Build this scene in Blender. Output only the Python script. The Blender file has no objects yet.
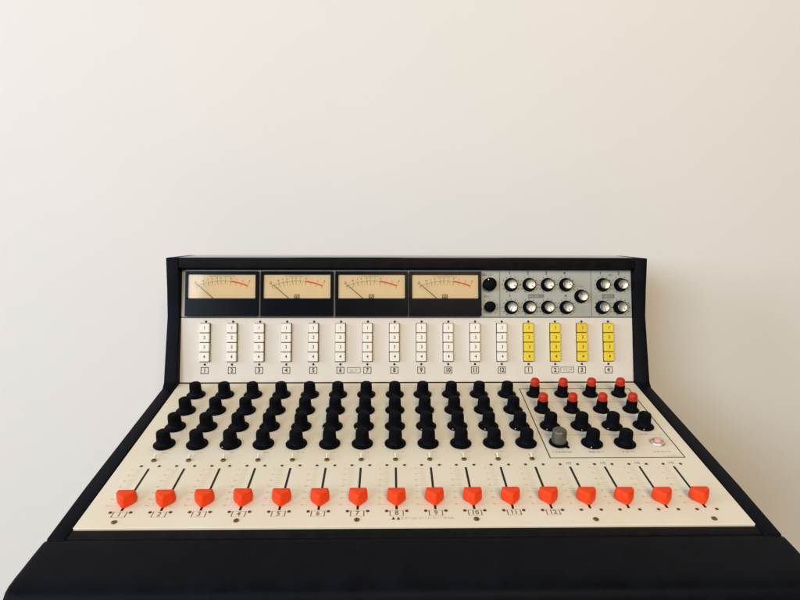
import bpy, bmesh, math, random
from mathutils import Matrix, Vector
random.seed(7)
S = bpy.context.scene
COL = S.collection
PI = math.pi

# ------------------------------------------------------------------ camera
YAW, ROLL, PITCH = 0.01795325, 0.00329949, math.radians(10)
fwd = Vector((math.sin(YAW)*math.cos(PITCH), math.cos(YAW)*math.cos(PITCH), -math.sin(PITCH)))
rgt0 = Vector((math.cos(YAW), -math.sin(YAW), 0))
up0 = rgt0.cross(fwd)
rgt = math.cos(ROLL)*rgt0 + math.sin(ROLL)*up0
upv = -math.sin(ROLL)*rgt0 + math.cos(ROLL)*up0
cam_d = bpy.data.cameras.new('camera')
cam_d.sensor_fit = 'HORIZONTAL'; cam_d.sensor_width = 36.0; cam_d.lens = 27.0
cam_d.clip_start = 0.01; cam_d.clip_end = 100
cam = bpy.data.objects.new('camera', cam_d); COL.objects.link(cam)
cam.matrix_world = Matrix(((rgt.x, upv.x, -fwd.x, -0.0256048), (rgt.y, upv.y, -fwd.y, -0.4996248),
                           (rgt.z, upv.z, -fwd.z, 0.2962981), (0, 0, 0, 1)))
S.camera = cam

# ------------------------------------------------------------------ light
world = bpy.data.worlds.new('World'); S.world = world; world.use_nodes = True
bg = world.node_tree.nodes['Background']
bg.inputs['Color'].default_value = (1.0, 0.85, 0.65, 1); bg.inputs['Strength'].default_value = 0.04

def area(name, loc, target, sx, sy, power, color):
    d = bpy.data.lights.new(name, 'AREA'); d.shape = 'RECTANGLE'; d.size = sx; d.size_y = sy
    d.energy = power; d.color = color
    o = bpy.data.objects.new(name, d); COL.objects.link(o)
    o.location = loc
    o.rotation_euler = (Vector(target) - Vector(loc)).to_track_quat('-Z', 'Y').to_euler()
    return o
AIM = (0.0, 0.35, 0.3)
def around(az, z, r=3.2): return (r*math.sin(math.radians(az)), 0.3 - r*math.cos(math.radians(az)), z)
area('side_window_light', around(-72, 1.3, 4.6), AIM, 2.2, 1.8, 122, (0.75, 0.80, 1.0))
area('window_light', around(-34, 1.4, 4.2), AIM, 1.8, 1.5, 92, (0.70, 0.85, 1.0))
area('room_lamp_light', around(11, 2.1, 3.4), (0.0, 0.4, 0.4), 1.4, 1.12, 95, (1.0, 0.82, 0.55))

S.view_settings.view_transform = 'Standard'; S.view_settings.look = 'None'
S.view_settings.exposure = 0.0; S.view_settings.gamma = 1.0

# ------------------------------------------------------------------ materials
def mat(name, col, rough=0.5, metal=0.0, var=0.0, vscale=60, bump=0.0, bscale=400, spec=0.5, coat=0.0, rvar=0.0):
    m = bpy.data.materials.new(name); m.use_nodes = True
    nt = m.node_tree; p = nt.nodes['Principled BSDF']
    p.inputs['Base Color'].default_value = (*col, 1); p.inputs['Roughness'].default_value = rough
    p.inputs['Metallic'].default_value = metal; p.inputs['Specular IOR Level'].default_value = spec
    p.inputs['Coat Weight'].default_value = coat
    tc = nt.nodes.new('ShaderNodeTexCoord')
    if var or rvar:
        n = nt.nodes.new('ShaderNodeTexNoise'); n.inputs['Scale'].default_value = vscale
        n.inputs['Detail'].default_value = 6; nt.links.new(tc.outputs['Object'], n.inputs['Vector'])
        if var:
            r = nt.nodes.new('ShaderNodeValToRGB')
            r.color_ramp.elements[0].position = 0.3; r.color_ramp.elements[1].position = 0.7
            r.color_ramp.elements[0].color = (*[c*(1-var) for c in col], 1)
            r.color_ramp.elements[1].color = (*[min(1, c*(1+var)) for c in col], 1)
            nt.links.new(n.outputs['Fac'], r.inputs['Fac']); nt.links.new(r.outputs['Color'], p.inputs['Base Color'])
        if rvar:
            mr = nt.nodes.new('ShaderNodeMapRange')
            mr.inputs['To Min'].default_value = max(0.02, rough-rvar); mr.inputs['To Max'].default_value = min(1, rough+rvar)
            nt.links.new(n.outputs['Fac'], mr.inputs['Value']); nt.links.new(mr.outputs['Result'], p.inputs['Roughness'])
    if bump:
        n2 = nt.nodes.new('ShaderNodeTexNoise'); n2.inputs['Scale'].default_value = bscale
        n2.inputs['Detail'].default_value = 5; nt.links.new(tc.outputs['Object'], n2.inputs['Vector'])
        b = nt.nodes.new('ShaderNodeBump'); b.inputs['Strength'].default_value = bump; b.inputs['Distance'].default_value = 0.0006
        nt.links.new(n2.outputs['Fac'], b.inputs['Height']); nt.links.new(b.outputs['Normal'], p.inputs['Normal'])
    return m

M = {}
M['wall'] = mat('wall_paint', (0.795, 0.785, 0.772), 0.85, var=0.018, vscale=2.2, bump=0.15, bscale=160)
M['floor'] = mat('floor_boards', (0.25, 0.17, 0.11), 0.5, var=0.2, vscale=8)
M['vinyl'] = mat('black_leatherette', (0.0036, 0.0046, 0.0076), 0.48, var=0.30, vscale=40, bump=0.35, bscale=900, spec=0.05, rvar=0.08)
M['wood'] = mat('black_painted_wood', (0.006, 0.0058, 0.0065), 0.52, var=0.35, vscale=90, bump=0.25, bscale=500, spec=0.06, rvar=0.1)
M['cream'] = mat('cream_enamel', (0.78, 0.725, 0.605), 0.42, var=0.03, vscale=12, bump=0.04, bscale=700, spec=0.35, rvar=0.06)
_r = [n for n in M['cream'].node_tree.nodes if n.type == 'VALTORGB'][0]      # old enamel, yellowed in patches
_r.color_ramp.elements[0].color = (0.765, 0.695, 0.535, 1); _r.color_ramp.elements[1].color = (0.79, 0.745, 0.635, 1)
M['ivory'] = mat('ivory_enamel', (0.675, 0.632, 0.575), 0.42, var=0.015, vscale=25, bump=0.04, bscale=700, spec=0.35)
M['bridge'] = mat('grey_green_enamel', (0.325, 0.355, 0.335), 0.4, var=0.03, vscale=50, bump=0.04, bscale=900)
M['knob'] = mat('black_knob_plastic', (0.0022, 0.0027, 0.0045), 0.55, bump=0.05, bscale=1500, spec=0.05, var=0.2, vscale=200)
M['gloss'] = mat('black_meter_plastic', (0.0035, 0.0045, 0.0075), 0.22, spec=0.07, rvar=0.05, vscale=60)
M['dark'] = mat('dark_recess', (0.006, 0.006, 0.006), 0.7)
M['red'] = mat('red_plastic', (0.84, 0.056, 0.006), 0.45, var=0.07, vscale=120, spec=0.18, bump=0.03, bscale=800)
M['redcap'] = mat('red_cap_plastic', (0.50, 0.028, 0.008), 0.36, var=0.08, vscale=150, spec=0.22)
M['grey'] = mat('grey_anodised', (0.10, 0.10, 0.072), 0.42, metal=0.35, var=0.18, vscale=200)
M['alu'] = mat('turned_aluminium', (0.34, 0.355, 0.385), 0.38, metal=0.9, var=0.15, vscale=300)
M['chrome'] = mat('chrome', (0.74, 0.70, 0.66), 0.34, metal=0.85)
M['brass'] = mat('aged_brass', (0.22, 0.14, 0.045), 0.45, metal=0.6, var=0.25, vscale=500)
M['screw'] = mat('dark_screw_steel', (0.12, 0.085, 0.05), 0.45, metal=0.5, var=0.3, vscale=600)
M['nickel'] = mat('pale_lever', (0.78, 0.73, 0.60), 0.45, var=0.05, vscale=300)
M['white'] = mat('white_button', (0.84, 0.80, 0.72), 0.38, var=0.02, vscale=200, spec=0.4)
M['yellow'] = mat('yellow_button', (0.79, 0.60, 0.024), 0.38, var=0.03, vscale=200, spec=0.4)
M['amber'] = mat('amber_button', (0.77, 0.50, 0.018), 0.38, var=0.03, vscale=200, spec=0.4)
M['ink'] = mat('black_ink', (0.03, 0.028, 0.025), 0.6)
M['softink'] = mat('brown_ink', (0.20, 0.145, 0.085), 0.6)
M['tanink'] = mat('tan_ink', (0.46, 0.36, 0.23), 0.6)
M['peachink'] = mat('faint_orange_ink', (0.64, 0.50, 0.355), 0.6)
M['lineink'] = mat('dark_olive_line', (0.11, 0.085, 0.048), 0.6)
M['greyink'] = mat('grey_ink', (0.16, 0.17, 0.15), 0.6)
M['face'] = mat('amber_meter_card', (0.735, 0.59, 0.375), 0.6, var=0.03, vscale=40)
M['faceink'] = mat('meter_ink', (0.17, 0.105, 0.05), 0.6)
M['facered'] = mat('meter_red', (0.62, 0.10, 0.03), 0.6)
M['needle'] = mat('needle_black', (0.05, 0.03, 0.02), 0.5)
M['pink'] = mat('pink_lens', (0.70, 0.36, 0.30), 0.18, spec=0.6, coat=0.3)
M['mark'] = mat('white_mark', (0.80, 0.80, 0.78), 0.5)

g = bpy.data.materials.new('meter_glass'); g.use_nodes = True
nt = g.node_tree; nt.nodes.clear()
out = nt.nodes.new('ShaderNodeOutputMaterial'); mx = nt.nodes.new('ShaderNodeMixShader')
tr = nt.nodes.new('ShaderNodeBsdfTransparent'); gl = nt.nodes.new('ShaderNodeBsdfGlossy'); fr = nt.nodes.new('ShaderNodeFresnel')
gl.inputs['Roughness'].default_value = 0.06; fr.inputs['IOR'].default_value = 1.45
tr.inputs['Color'].default_value = (0.97, 0.96, 0.94, 1)
nt.links.new(fr.outputs[0], mx.inputs[0]); nt.links.new(tr.outputs[0], mx.inputs[1]); nt.links.new(gl.outputs[0], mx.inputs[2])
nt.links.new(mx.outputs[0], out.inputs[0]); M['glass'] = g

# ------------------------------------------------------------------ mesh builder (millimetres in, metres out)
class MB:
    def __init__(s): s.v = []; s.f = []; s.m = []; s.names = []
    def mi(s, name):
        if name not in s.names: s.names.append(name)
        return s.names.index(name)
    def add(s, verts, faces, m):
        b = len(s.v); k = s.mi(m)
        s.v += [tuple(v) for v in verts]
        for f in faces: s.f.append(tuple(i+b for i in f)); s.m.append(k)
    def rect(s, x0, x1, y0, y1, z, m):
        s.add([(x0,y0,z),(x1,y0,z),(x1,y1,z),(x0,y1,z)], [(0,1,2,3)], m)
    def line(s, a, b, w, z, m):
        a = Vector(a); b = Vector(b); d = (b-a).normalized(); n = Vector((-d.y, d.x))*w/2
        s.add([(*(a-n),z),(*(b-n),z),(*(b+n),z),(*(a+n),z)], [(0,1,2,3)], m)
    def frame(s, x0, x1, y0, y1, w, z, m):
        s.rect(x0, x1, y0, y0+w, z, m); s.rect(x0, x1, y1-w, y1, z, m)
        s.rect(x0, x0+w, y0+w, y1-w, z, m); s.rect(x1-w, x1, y0+w, y1-w, z, m)
    def disc(s, x, y, r, z, m, n=12):
        s.add([(x+r*math.cos(2*PI*i/n), y+r*math.sin(2*PI*i/n), z) for i in range(n)], [tuple(range(n))], m)
    def box(s, x0, x1, y0, y1, z0, z1, m, ch=0.0):
        if ch <= 0:
            s.loft([[(x0,y0,z0),(x1,y0,z0),(x1,y1,z0),(x0,y1,z0)], [(x0,y0,z1),(x1,y0,z1),(x1,y1,z1),(x0,y1,z1)]], m)
        else:
            def ring(d, z): return [(x0+d+ch,y0+d,z),(x1-d-ch,y0+d,z),(x1-d,y0+d+ch,z),(x1-d,y1-d-ch,z),(x1-d-ch,y1-d,z),(x0+d+ch,y1-d,z),(x0+d,y1-d-ch,z),(x0+d,y0+d+ch,z)]
            s.loft([ring(0,z0), ring(0,z1-ch), ring(ch*0.35,z1-ch*0.35), ring(ch,z1)], m)
    def loft(s, rings, m, cap=True):
        n = len(rings[0]); vs = [p for r in rings for p in r]; fs = []
        for k in range(len(rings)-1):
            for i in range(n):
                j = (i+1) % n; fs.append((k*n+i, k*n+j, (k+1)*n+j, (k+1)*n+i))
        if cap:
            fs.append(tuple(range(n-1,-1,-1))); fs.append(tuple(range((len(rings)-1)*n, len(rings)*n)))
        s.add(vs, fs, m)
    def lathe(s, prof, m, n=32, flute=None, c=(0,0)):
        # prof: (r, z) pairs; flute = (z0, z1, depth, count) cuts shallow grooves
        rings = []
        for r, z in prof:
            ring = []
            for i in range(n):
                a = 2*PI*i/n; rr = r
                if flute and flute[0] <= z <= flute[1] and (i*flute[3]//n*2) is not None:
                    rr = r - flute[2]*(0.5+0.5*math.cos(a*flute[3]))
                ring.append((c[0]+rr*math.cos(a), c[1]+rr*math.sin(a), z))
            rings.append(ring)
        s.loft(rings, m)
    def text(s, t, x, y, size, z, m, ax='CENTER', squeeze=1.0, bold=0.02):
        cu = bpy.data.curves.new('t', 'FONT'); cu.body = t; cu.size = size; cu.align_x = ax; cu.align_y = 'CENTER'; cu.resolution_u = 3; cu.offset = bold*size
        o = bpy.data.objects.new('t', cu); me = o.to_mesh()
        s.add([(x+v.co.x*squeeze, y+v.co.y, z) for v in me.vertices], [tuple(p.vertices) for p in me.polygons], m)
        o.to_mesh_clear(); bpy.data.objects.remove(o); bpy.data.curves.remove(cu)
    def scrib(s, x, y, w, h, z, m):
        # lettering too small to read in the photo: short strokes at letter spacing
        p = x - w/2
        while p < x + w/2 - h*0.3:
            lw = h*random.uniform(0.35, 0.6)
            k = random.random(); t = h*0.22
            if k < 0.5: s.rect(p, p+t, y-h/2, y+h/2, z, m)
            if k > 0.25: s.rect(p+t*1.05, p+lw, y+h/2-t, y+h/2, z, m)
            if k < 0.75: s.rect(p+t*1.05, p+lw, y-h/2, y-h/2+t, z, m)
            if k > 0.6: s.rect(p+t*1.05, p+lw, y-t/2, y+t/2, z, m)
            p += lw + h*0.22
    def build(s, name, smooth=None):
        me = bpy.data.meshes.new(name)
        me.from_pydata([(x/1000, y/1000, z/1000) for x, y, z in s.v], [], s.f)
        for n in s.names: me.materials.append(M[n])
        me.polygons.foreach_set('material_index', s.m)
        me.update()
        if smooth:
            me.polygons.foreach_set('use_smooth', [True]*len(me.polygons))
            me.set_sharp_from_angle(angle=math.radians(smooth))
        return me

def bevel_mesh(me, w, seg=3, ang=25):
    bm = bmesh.new(); bm.from_mesh(me)
    bmesh.ops.recalc_face_normals(bm, faces=bm.faces)
    es = [e for e in bm.edges if len(e.link_faces) == 2 and e.calc_face_angle(0) > math.radians(ang)]
    bmesh.ops.bevel(bm, geom=es, offset=w/1000, segments=seg, profile=0.5, affect='EDGES', clamp_overlap=True)
    bm.to_mesh(me); bm.free()
    me.polygons.foreach_set('use_smooth', [True]*len(me.polygons)); me.set_sharp_from_angle(angle=math.radians(35))
    return me

# ------------------------------------------------------------------ frames of the two panels
TD, TP, LD, HP = 0.1504035, 0.2403055, 289.338, 154.521      # deck tilt, meter panel lean, deck length, meter panel height (mm)
dv = Vector((0, math.cos(TD), math.sin(TD))); dn = Vector((0, -math.sin(TD), math.cos(TD)))
pw = Vector((0, math.sin(TP), math.cos(TP))); pn = Vector((0, -math.cos(TP), math.sin(TP)))
po = dv*LD
def basis(y, n, o):
    return Matrix(((1, 0, 0, o.x/1000), (0, y.y, n.y, o.y/1000), (0, y.z, n.z, o.z/1000), (0, 0, 0, 1)))
DECK = basis(dv, dn, Vector((0, 0, 0))); PANEL = basis(pw, pn, po); WORLD = Matrix.Identity(4)
def deck_yz(v, n): p = dv*v + dn*n; return (p.y, p.z)
def pan_yz(w, n): p = po + pw*w + pn*n; return (p.y, p.z)

BASE_Z = -0.120
# ------------------------------------------------------------------ setting
def struct(name, me):
    o = bpy.data.objects.new(name, me); COL.objects.link(o); o['kind'] = 'structure'; return o
WALL_Y = 470
b = MB(); b.box(-4000, 4000, WALL_Y, WALL_Y+120, -950, 2600, 'wall'); struct('wall', b.build('wall'))
b = MB(); b.rect(-4000, 4000, -3500, WALL_Y, -950, 'floor'); struct('floor', b.build('floor'))
b = MB(); b.box(-290, 290, 0, 390, -150, -120.3, 'wood', 2)
for sx in (-1, 1):
    b.box(sx*270-20, sx*270+20, 20, 370, -949.5, -150, 'wood', 2)
struct('desk', b.build('desk'))

# ------------------------------------------------------------------ the console
root = bpy.data.objects.new('mixing_console', None); COL.objects.link(root)
root.location = (0, 0.19, BASE_Z); root.empty_display_size = 0.1
root['label'] = 'cream faced analogue mixing console in a black case with four amber meters and red faders'
root['category'] = 'mixing console'
RI = Matrix.Translation(-root.location)
def part(name, me, frame=WORLD, at=(0, 0, 0), rot=0.0, label=None):
    o = bpy.data.objects.new(name, me); COL.objects.link(o); o.parent = root
    o.matrix_basis = RI @ frame @ Matrix.Translation(Vector(at)/1000) @ Matrix.Rotation(rot, 4, 'Z')
    if label: o['label'] = label
    return o
def sub(name, me, parent, at=(0, 0, 0), rot=0.0, label=None):
    o = bpy.data.objects.new(name, me); COL.objects.link(o); o.parent = parent
    o.matrix_basis = Matrix.Translation(Vector(at)/1000) @ Matrix.Rotation(rot, 4, 'Z')
    if label: o['label'] = label
    return o

def prism(poly, x0, x1, m, name):
    b = MB(); n = len(poly)
    b.loft([[(x0, y, z) for y, z in poly], [(x1, y, z) for y, z in poly]], m)
    return b.build(name)

# case
cheek = [(-12, -3.0), deck_yz(60, 0.6), deck_yz(272, 0.8), (275, 47.5), (290, 92), (303.5, 132), (308, 168), (311.5, 211.2), (404, 205.3), (404, -120), (-12, -120)]
for sx in (-1, 1):
    me = prism(cheek, min(sx*310.3, sx*327), max(sx*310.3, sx*327), 'vinyl', 'side_panel')
    part('side_panel', bevel_mesh(me, 1.6))
body = [(-11, -3.4), (-0.6, -1.6), (-0.6, -4), deck_yz(LD-0.5, -4), pan_yz(4, -4), pan_yz(HP+0.8, -4), pan_yz(HP+0.8, 13), (312, 210.9), (403, 205.0), (403, -119.5), (-11, -119.5)]
part('case', bevel_mesh(prism(body, -310.2, 310.2, 'wood', 'case'), 0.9))
M['lacquer'] = mat('black_lacquer', (0.01, 0.009, 0.009), 0.10, spec=0.5)
part('top_panel', bevel_mesh(prism([(314, 210.0), (402.5, 204.6), (402.5, 205.9), (314, 211.4)], -309.6, 309.6, 'lacquer', 'top_panel'), 0.3, 2))
# padded armrest: rounded roll, ends softened
prof = [(-10.5, -4.9), (-13, -4.0), (-18, -4.5), (-30, -5.9), (-44, -7.9), (-56, -9.4), (-64, -10.9), (-69, -13), (-72.5, -16.5), (-74.5, -22), (-76, -32), (-76, -60), (-74, -90), (-70, -112), (-66, -119.5), (-10.5, -119.5)]
cy, cz = -42, -62
b = MB(); rings = []
for x, sc in ((-329.0, .955), (-328.6, .975), (-327.4, .988), (-324.5, .997), (-318, 1.0), (318, 1.0), (324.5, .997), (327.4, .988), (328.6, .975), (329.0, .955)):
    rings.append([(x, (cy+(y-cy)*sc) if y < -11 else y-(1-sc)*8, cz+(z-cz)*sc) for y, z in prof])
b.loft(rings, 'vinyl'); me = b.build('armrest')
bm = bmesh.new(); bm.from_mesh(me); bmesh.ops.recalc_face_normals(bm, faces=bm.faces); bm.to_mesh(me); bm.free()
me.polygons.foreach_set('use_smooth', [True]*len(me.polygons)); me.set_sharp_from_angle(angle=math.radians(50))
part('armrest', me)

CH = [-276.2 + 36.77*k for k in range(16)]
Z1 = 0.12
# ---- deck plate with its printing
b = MB()
b.box(-309.8, 309.8, 0, LD-1.2, -2.5, 0, 'cream', 0.5)
rowv = [136.3, 173.6, 212.0, 253.5]
MC = [164.4, 201.2, 238.3, 275.6]
def ticks(b, x, y, r0, r1, w, m, n=11, a0=-135, a1=135):
    for i in range(n):
        a = math.radians(90 - (a0 + (a1-a0)*i/(n-1))); c, s_ = math.cos(a), math.sin(a)
        b.line((x+r0*c, y+r0*s_), (x+r1*c, y+r1*s_), w, Z1, m)
for k in range(12):
    for v in rowv: ticks(b, CH[k], v, 13.6, 15.4, 0.45, 'tanink')
    b.scrib(CH[k]+6.5, 120.5, 7, 2.2, Z1, 'tanink')
    b.rect(CH[k]-6.6, CH[k]-5.7, 14.2, 22.2, Z1, 'softink'); b.rect(CH[k]+5.7, CH[k]+6.6, 14.2, 22.2, Z1, 'softink')
    b.rect(CH[k]-5.7, CH[k]+5.7, 14.2, 14.6, Z1, 'tanink'); b.rect(CH[k]-5.7, CH[k]+5.7, 21.8, 22.2, Z1, 'tanink')
    b.text(str(k+1), CH[k], 18.3, 8.2, Z1, 'softink', squeeze=0.9)
for k in range(16):
    for i in range(19):
        v = 31 + i*3.25
        b.line((CH[k]-13.8 if i % 3 == 0 else CH[k]-12, v), (CH[k]-6.5, v), 0.5, Z1, 'peachink')
    for i in range(0, 19, 3):
        b.text(str([60, 50, 40, 30, 20, 10, 0][i//3]), CH[k]-16.4, 31+i*3.25, 3.0, Z1, 'peachink')
    if k >= 12: b.text('10', CH[k]-0.3, 97.4, 6.0, Z1, 'softink', squeeze=1.1, bold=0.0)
# master section frame
ml, mr_, mb_, mt = 147.6, 295.8, 107.0, 270.5
b.frame(ml, mr_, mb_, mt, 1.35, Z1, 'lineink')
for v in (154.2, 194.5, 232.6): b.rect(ml+6, mr_-6, v-0.3, v+0.3, Z1, 'tanink')
for i, x in enumerate(MC):
    for v in rowv[1:]: ticks(b, x, v, 12.8, 14.4, 0.45, 'tanink')
    b.scrib(x, 118.8, [22, 17, 14, 20][i], 2.6, Z1, 'softink' if i < 3 else 'tanink')
b.scrib(283, 110.2, 16, 1.8, Z1, 'tanink')
b.scrib(CH[15]-6, 155.5, 8, 2, Z1, 'softink')
# small marks near the front edge
for dx in (0, 4.6):
    b.add([(-23.6+dx, 9.0, Z1), (-20.2+dx, 9.0, Z1), (-21.9+dx, 13.0, Z1)], [(0, 1, 2)], 'ink')
b.scrib(-8, 11, 15, 2.6, Z1, 'tanink'); b.scrib(18, 11, 34, 2.4, Z1, 'tanink')
part('deck_plate', b.build('deck_plate'), DECK)

# ---- upright plate: ivory lower field
b = MB()
b.box(-309.8, 309.8, 0.8, 88.6, -2.5, 0, 'ivory', 0.5)
for k in range(16):
    x = CH[k]
    b.frame(x-5.4, x+5.4, 12.1, 21.5, 0.95, Z1, 'ink')
    b.text(str(k+1 if k < 12 else k-11), x, 16.8, 7.8, Z1, 'ink', squeeze=0.88, bold=0.04)
for x in (-74.0, 218.4):
    b.frame(x-9.3, x+9.3, 12.9, 21.1, 0.85, Z1, 'greyink'); b.scrib(x, 17.6, 13, 2.6, Z1, 'greyink'); b.scrib(x-1, 15, 9, 1.3, Z1, 'greyink')
part('switch_plate', b.build('switch_plate'), PANEL)

# ---- meter bridge plate
b = MB()
b.box(-309.8, 309.8, 89.4, HP-0.2, -2.5, 0, 'bridge', 0.5)
b.rect(126.2, 127.2, 90.2, HP-1, Z1, 'greyink'); b.rect(253.1, 254.1, 90.2, HP-1, Z1, 'greyink')
TX = [142.3, 167.6, 193.0, 218.5]; RX = [270.0, 294.8]
TU, TL_ = 134.1, 102.8
for x in TX + RX:
    for w in (TU, TL_):
        for i in range(11):
            a = math.radians(90 - (-150 + 30*i)); b.disc(x+11.6*math.cos(a), w+11.6*math.sin(a), 0.75, Z1, 'ink', 8)
for i, x in enumerate(TX): b.text(str(i+1), x-1.5, 150.0, 6.0, Z1, 'ink')
b.text('1', TX[0]-1.5, 118.6, 6.0, Z1, 'ink'); b.text('4', TX[3]-0.5, 118.6, 6.0, Z1, 'ink')
b.text('1', RX[0]-3, 150.0, 6.0, Z1, 'ink'); b.text('2', RX[1]-2.5, 150.0, 6.0, Z1, 'ink')
b.rect(166, 188, 115.6, 121.0, Z1, 'greyink')
b.scrib(177, 118.3, 19, 2.4, Z1+0.1, 'bridge')
b.rect(268.5, 286, 115.2, 121.2, Z1, 'greyink'); b.scrib(277.2, 118.2, 14, 2.6, Z1+0.1, 'bridge')
b.scrib(281.5, 147.4, 6, 2.4, Z1, 'ink'); b.scrib(279.5, 113, 7, 1.8, Z1, 'ink')
b.scrib(109.5, 148.2, 15, 3.4, Z1, 'ink'); b.scrib(109, 118.0, 7, 2.6, Z1, 'ink')
b.scrib(236, 131.6, 13, 2.6, Z1, 'ink')
for x in (230.5, 235, 239.5): b.disc(x, 127.6, 0.6, Z1, 'ink', 8)
for i in range(9):
    a = math.radians(90 - (-140 + 35*i)); b.disc(112.4+11*math.cos(a), 103.5+11*math.sin(a), 0.6, Z1, 'ink', 8)
part('meter_bridge', b.build('meter_bridge'), PANEL)

# ---- meters
MWID, MHEI = 99.0, 61.2
WX0, WX1, WY0, WY1 = 4.2, 94.8, 24.2, 56.6        # window in the bezel
b = MB(); D_ = 9.0; fd = 6.2
def rr(x0, x1, y0, y1, r, z, n=4):
    pts = []
    for cx, cy_, a0 in ((x1-r, y0+r, -90), (x1-r, y1-r, 0), (x0+r, y1-r, 90), (x0+r, y0+r, 180)):
        for i in range(n+1):
            a = math.radians(a0 + 90*i/n); pts.append((cx+r*math.cos(a), cy_+r*math.sin(a), z))
    return pts
# lower cover and three bars round the window
b.box(0.0, MWID, 0, WY0, 0.05, D_, 'gloss', 0.8)
b.box(0.0, WX0, WY0+0.02, MHEI, 0.05, D_, 'gloss', 0.5); b.box(WX1, MWID, WY0+0.02, MHEI, 0.05, D_, 'gloss', 0.5)
b.box(WX0+0.02, WX1-0.02, WY1, MHEI, 0.05, D_-0.02, 'gloss', 0.5)
bezel_me = b.build('meter')
b = MB(); b.rect(WX0+.05, WX1-.05, WY0+.05, WY1-.05, D_-0.8, 'glass'); glass_me = b.build('glass')

def face_mesh(vu):
    b = MB(); z = fd; zi = fd + 0.15
    b.rect(WX0+.03, WX1-.03, WY0+.03, WY1-.03, z, 'face')
    cx, pvt, R = (WX0+WX1)/2, -40.0, 88.0
    A0, A1 = -23, 23
    def pt(a, r): return (cx + r*math.sin(math.radians(a)), pvt + r*math.cos(math.radians(a)))
    red = 7.5
    marks = [(-23, '20'), (-16.5, '10'), (-12.5, '7'), (-9, '5'), (-4.3, '3'), (-1.2, '2'), (2.7, '1'), (7.5, '0'), (12.3, '1'), (17.4, '2'), (22.8, '3')]
    n = 22
    for i in range(n):
        a = A0 + (red-A0)*i/n; a2 = A0 + (red-A0)*(i+1)/n
        b.line(pt(a, R), pt(a2, R), 0.4, zi, 'faceink')
    for i in range(12):
        a = red + (A1-red)*i/12; a2 = red + (A1-red)*(i+1)/12
        p = [pt(a, R-0.7), pt(a2, R-0.7), pt(a2, R+1.2), pt(a, R+1.2)]
        b.add([(*q, zi) for q in p], [(3, 2, 1, 0)], 'facered')
    for a, t in marks:
        m = 'facered' if a > red else 'faceink'
        b.line(pt(a, R-3.4), pt(a, R+1.4), 0.6, zi+0.03, m)
        x, y = pt(a, R+4.0); b.text(t, x, y, 3.2, zi, m, bold=0.03)
    for i in range(11):
        a = A0+2 + (red-A0-2)*i/10.0
        b.line(pt(a, R-5.6), pt(a, R-3.6), 0.45, zi, 'faceink')
    b.scrib(cx, 54.6, 34, 1.3, zi, 'faceink')
    b.text('-', 13.5, 47.5, 6, zi, 'faceink'); b.text('+', 86.5, 47.5, 5, zi, 'faceink')
    if vu: 
        b.rect(cx-4.2, cx+3.4, WY0+.3, WY0+5.6, zi+0.05, 'faceink'); b.text('VU', cx-0.4, WY0+3, 4.6, zi+0.12, 'face')
    return b.build('dial_face')
face_a, face_b = face_mesh(True), face_mesh(False)
b = MB(); cx = (WX0+WX1)/2
p0 = Vector((cx-12.0, WY0+0.4)); p1 = Vector((cx-33.5, WY0+19.0))
d = (p1-p0).normalized(); n_ = Vector((-d.y, d.x))
b.loft([[(*(p0-n_*0.42), 6.7), (*(p0+n_*0.42), 6.7), (*(p0+n_*0.42), 7.2), (*(p0-n_*0.42), 7.2)],
        [(*(p1-n_*0.30), 6.7), (*(p1+n_*0.30), 6.7), (*(p1+n_*0.30), 7.2), (*(p1-n_*0.30), 7.2)]], 'needle')
needle_me = b.build('needle')
for i, x in enumerate((-302.4, -200.6, -99.2, 1.2)):
    m_ = part('meter', bezel_me, PANEL, (x, 90.4, 0))
    sub('dial_face', face_b if i == 0 else face_a, m_)
    sub('needle', needle_me, m_, ((0, 0.35, -0.25, 0.2)[i], 0, 0))
    sub('glass', glass_me, m_)

# ---- knobs
def knob_mesh(rs, rb, h, top='knob', flutes=18):
    b = MB()
    prof = [(rs-0.3, 0.25), (rs, 0.8), (rs, 1.6), (rs-0.6, 2.1), (rs-2.2, 2.6), (rb+1.0, 3.4), (rb+0.35, 4.4), (rb+0.1, 5.6), (rb, 6.0),
            (rb-0.2, h*0.6), (rb-0.45, h-2.2), (rb-0.9, h-1.0), (rb-1.9, h-0.25), (rb-3.4, h)]
    b.lathe(prof, 'knob', 72, (5.9, h-2.0, 0.42, flutes))
    return b.build('control_knob', 40)
black_me = knob_mesh(12.0, 7.75, 18.0)
b = MB(); b.box(-0.55, 0.55, 9.2, 11.6, 2.0, 2.35, 'mark'); pointer_me = b.build('pointer')
def black_knob(u, v, ang, h=0, label=None):
    k = part('control_knob', black_me, DECK, (u, v, 0), math.radians(ang), label)
    sub('pointer', pointer_me, k); return k
for ci in range(12):
    for ri, v in enumerate(rowv):
        if ri == 1: a = random.uniform(118, 160) if ci > 2 else random.uniform(-40, 40)
        elif ri == 0 and ci == 2: a = 140
        else: a = random.choice([random.uniform(-60, 60), random.uniform(-20, 20)])
        black_knob(CH[ci] + random.uniform(-.25, .25), v, a)
for i in range(4): black_knob(MC[i], rowv[1]-1.2, 150 + random.uniform(-15, 20))
black_knob(MC[1]+1.2, rowv[0]-1.2, 158); black_knob(MC[2]+1.2, rowv[0]-1.8, 20)
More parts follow.
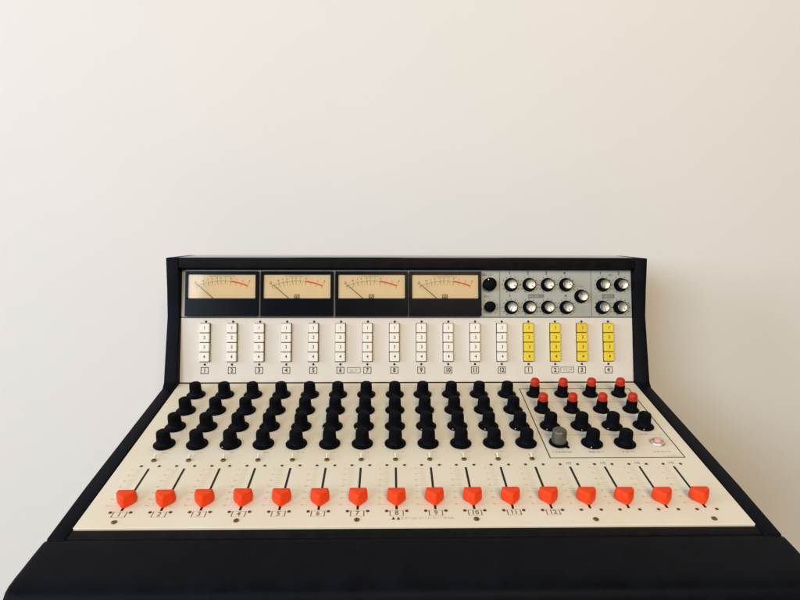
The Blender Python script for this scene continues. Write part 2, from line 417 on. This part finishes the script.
# red capped
b = MB()
b.lathe([(9.6, 0.25), (9.9, 0.8), (9.9, 1.7), (9.2, 2.3), (7.6, 3.2), (7.0, 4.6), (6.7, 6.0), (6.5, 13.0), (6.3, 14.0), (5.4, 14.5)], 'knob', 72, (5.9, 13.5, 0.5, 16))
redbase_me = b.build('control_knob', 40)
b = MB(); b.lathe([(5.3, 14.2), (5.75, 14.8), (5.7, 20.0), (5.3, 21.8), (4.3, 23.2), (2.6, 24.0), (0.9, 24.25)], 'redcap', 40); redcap_me = b.build('cap', 60)
for ri in (2, 3):
    for i in range(4):
        k = part('control_knob', redbase_me, DECK, (MC[i] + (-0.6 if ri == 3 and i < 3 else 0), rowv[ri]-0.8, 0), random.uniform(-1, 1), 'black ribbed knob with a red cap')
        sub('cap', redcap_me, k)
# grey one
b = MB()
b.lathe([(10.2, 0.25), (10.6, 0.9), (10.6, 2.0), (9.8, 2.7), (8.6, 3.0)], 'knob', 48)
b.box(-1.3, 1.3, -13.6, -9.6, 0.3, 2.2, 'knob', 0.5)
gbase = b.build('control_knob', 40)
b = MB(); b.lathe([(8.0, 2.8), (8.25, 3.2), (8.2, 6.0), (8.0, 14.5), (7.7, 15.6), (7.9, 15.9), (7.3, 17.3), (5.6, 18.6), (3.2, 19.2), (1.0, 19.3)], 'grey', 96, (5.9, 14.0, 0.45, 24)); gcap = b.build('cap', 40)
k = part('control_knob', gbase, DECK, (MC[0]+0.4, rowv[0]-0.3, 0), math.radians(42), 'grey ribbed knob on a black skirt')
sub('cap', gcap, k)
# indicator lamp
b = MB()
b.lathe([(8.2, 0.2), (8.5, 0.8), (8.4, 1.8), (7.6, 2.6), (6.4, 2.7), (5.9, 1.6), (5.6, 1.2)], 'chrome', 40); ring_me = b.build('indicator_lamp', 40)
b = MB(); b.lathe([(4.6, 1.25), (4.6, 3.2), (4.2, 4.6), (3.2, 5.7), (1.8, 6.3), (0.5, 6.5)], 'pink', 32); lens_me = b.build('lens', 50)
k = part('indicator_lamp', ring_me, DECK, (277.3, 136.6, 0)); sub('lens', lens_me, k)

# silver topped knobs on the bridge
b = MB(); b.lathe([(9.4, 0.25), (9.5, 1.0), (9.3, 2.0), (8.4, 3.0), (7.9, 8.0), (7.6, 9.3), (6.9, 10.0)], 'knob', 60, (3.0, 8.5, 0.35, 20)); tb_me = b.build('trim_knob', 40)
b = MB()
b.lathe([(6.3, 10.02), (6.5, 10.4), (6.4, 10.9), (6.1, 11.1), (4.6, 10.75), (2.0, 10.6), (0.4, 10.55)], 'alu', 40)
b.box(-0.45, 0.45, 2.0, 6.0, 10.6, 11.25, 'dark', 0.1); cap_me = b.build('cap', 30)
def trim(u, w, ang):
    k = part('trim_knob', tb_me, PANEL, (u, w, 0), math.radians(ang)); sub('cap', cap_me, k)
for i, x in enumerate(TX):
    trim(x, TU, random.uniform(140, 260)); trim(x, TL_, random.uniform(150, 215))
trim(239.3, 118.0, 40)
for x in RX: trim(x, TU, random.uniform(150, 230)); trim(x-1.6, TL_, random.uniform(150, 230))
b = MB(); b.lathe([(9.0, 0.25), (9.2, 1.0), (9.1, 2.2), (8.9, 9.0), (8.4, 10.2), (7.2, 10.9), (1.0, 11.1)], 'knob', 48, (3.0, 8.5, 0.35, 20)); b.disc(-2.8, 6.0, 0.8, 11.25, 'mark', 12)
big_me = b.build('trim_knob', 40)
b = MB(); b.lathe([(7.4, 0.25), (7.6, 1.0), (7.4, 2.2), (7.2, 9.0), (6.8, 10.2), (5.7, 10.9), (1.0, 11.1)], 'knob', 48, (3.0, 8.5, 0.35, 18)); small_me = b.build('trim_knob', 40)
part('trim_knob', big_me, PANEL, (112.3, 134.4, 0), label='larger all black knob'); part('trim_knob', small_me, PANEL, (112.4, 103.5, 0), label='small all black knob')

# ---- banks of numbered push buttons
def screw_mesh(r, h, m='screw'):
    b = MB(); b.lathe([(r, 0.15), (r, h*0.5), (r*0.8, h), (r*0.2, h*1.1)], m, 16)
    b.box(-r*0.75, r*0.75, -r*0.12, r*0.12, h*0.9, h*1.16, 'dark'); return b.build('screw', 40)
dot_me = screw_mesh(1.55, 0.7, 'dark'); fs_me = screw_mesh(1.65, 0.6); ps_me = screw_mesh(2.7, 0.9, 'brass')
b = MB(); b.box(-7.3, 7.3, 28.3, 81.2, 0.05, 0.5, 'dark', 0.1); bank_me = b.build('button_bank')
PB = {}
def button_mesh(n, m):
    if (n, m) not in PB:
        b = MB(); b.box(-6.55, 6.55, -6.05, 6.05, 0.5, 5.4, m, 0.6)
        b.text(str(n), 0.4, 0.2, 6.0, 5.5, 'ink', squeeze=0.9, bold=0.022); PB[(n, m)] = b.build('push_button')
    return PB[(n, m)]
for k in range(16):
    bank = part('button_bank', bank_me, PANEL, (CH[k], 0, 0), label='button bank of four yellow keys' if k > 11 else None)
    for r in range(4):
        m = 'white' if k < 12 else ('amber' if (k == 14 and r == 0) else 'yellow')
        sub('push_button', button_mesh(r+1, m), bank, (random.uniform(-.15, .15), 74.4 - 13.05*r, random.uniform(-.5, .3)),
            label='amber button' if m == 'amber' else None)
    sub('screw', dot_me, bank, (0.6, 83.2, 0), random.uniform(0, 3)); sub('screw', dot_me, bank, (0, 25.0, 0), random.uniform(0, 3))

# ---- faders
b = MB(); b.box(-1.15, 1.15, 23.4, 91.2, 0.02, 0.1, 'dark'); slot_me = b.build('fader')
b = MB()
def shield(w, yb, yf, wf, ym, z):      # rear edge yb, shoulders at ym, blunt tip at yf
    def q(t): return (w + (wf-w)*t**1.08, ym + (yf-ym)*t, z)
    right = [q(1.0), q(0.72), q(0.42), q(0.15), (w, ym+0.8, z), (w-0.1, yb-0.9, z), (w-0.9, yb, z)]
    return right + [(-x, y, z_) for x, y, z_ in reversed(right)]
b.loft([shield(8.9, 5.6, -9.4, 1.1, -0.4, 0.9), shield(9.15, 5.6, -9.2, 1.2, -0.6, 3.2), shield(8.9, 5.1, -8.0, 1.1, -0.6, 7.6),
        shield(8.4, 4.6, -6.6, 1.2, -0.3, 11.2), shield(8.0, 4.0, -5.4, 1.3, 0.0, 12.0)], 'red')
cap_me2 = bevel_mesh(b.build('cap'), 0.6, 2, 38)
for k in range(16):
    f = part('fader', slot_me, DECK, (CH[k], 0, 0))
    sub('cap', cap_me2, f, (0, 36.3 + random.uniform(-.6, .6) + (0.5 if 2 < k < 12 else -0.4), 0))
    for dx, v in ((-9.5, 95.4), (9.2, 95.4), (-9.4, 21.2), (9.5, 21.2)):
        sub('screw', fs_me, f, (dx, v, 0), random.uniform(0, 3))
# ---- small toggles above the first twelve faders
b = MB(); b.lathe([(2.8, 0.15), (2.8, 0.9), (2.2, 1.5), (1.7, 1.6)], 'brass', 18); b.lathe([(1.5, 1.55), (1.3, 2.0), (0.4, 2.1)], 'dark', 12)
tog_me = b.build('toggle_switch', 40)
b = MB(); rings = []
for t, r in ((0.0, 0.9), (0.3, 0.95), (0.8, 1.3), (0.95, 1.25), (1.0, 0.7)):
    c = Vector((0, 0.8 + 5.2*t, 1.7 + 2.2*t)); n2 = Vector((0, -0.4, 0.91))
    rings.append([tuple(c + Vector((1, 0, 0))*r*math.cos(2*PI*i/10) + n2*r*math.sin(2*PI*i/10)) for i in range(10)])
b.loft(rings, 'nickel'); lever_me = b.build('lever', 50)
for k in range(12):
    t = part('toggle_switch', tog_me, DECK, (CH[k]-0.2, 105.6, 0)); sub('lever', lever_me, t)
# ---- screws holding the deck plate
for k in (0, 3, 6, 9, 12, 15):
    part('panel_screw', ps_me, DECK, (CH[k], 9.0 if k in (3, 6, 9) else 7.6, 0), random.uniform(0, 3))
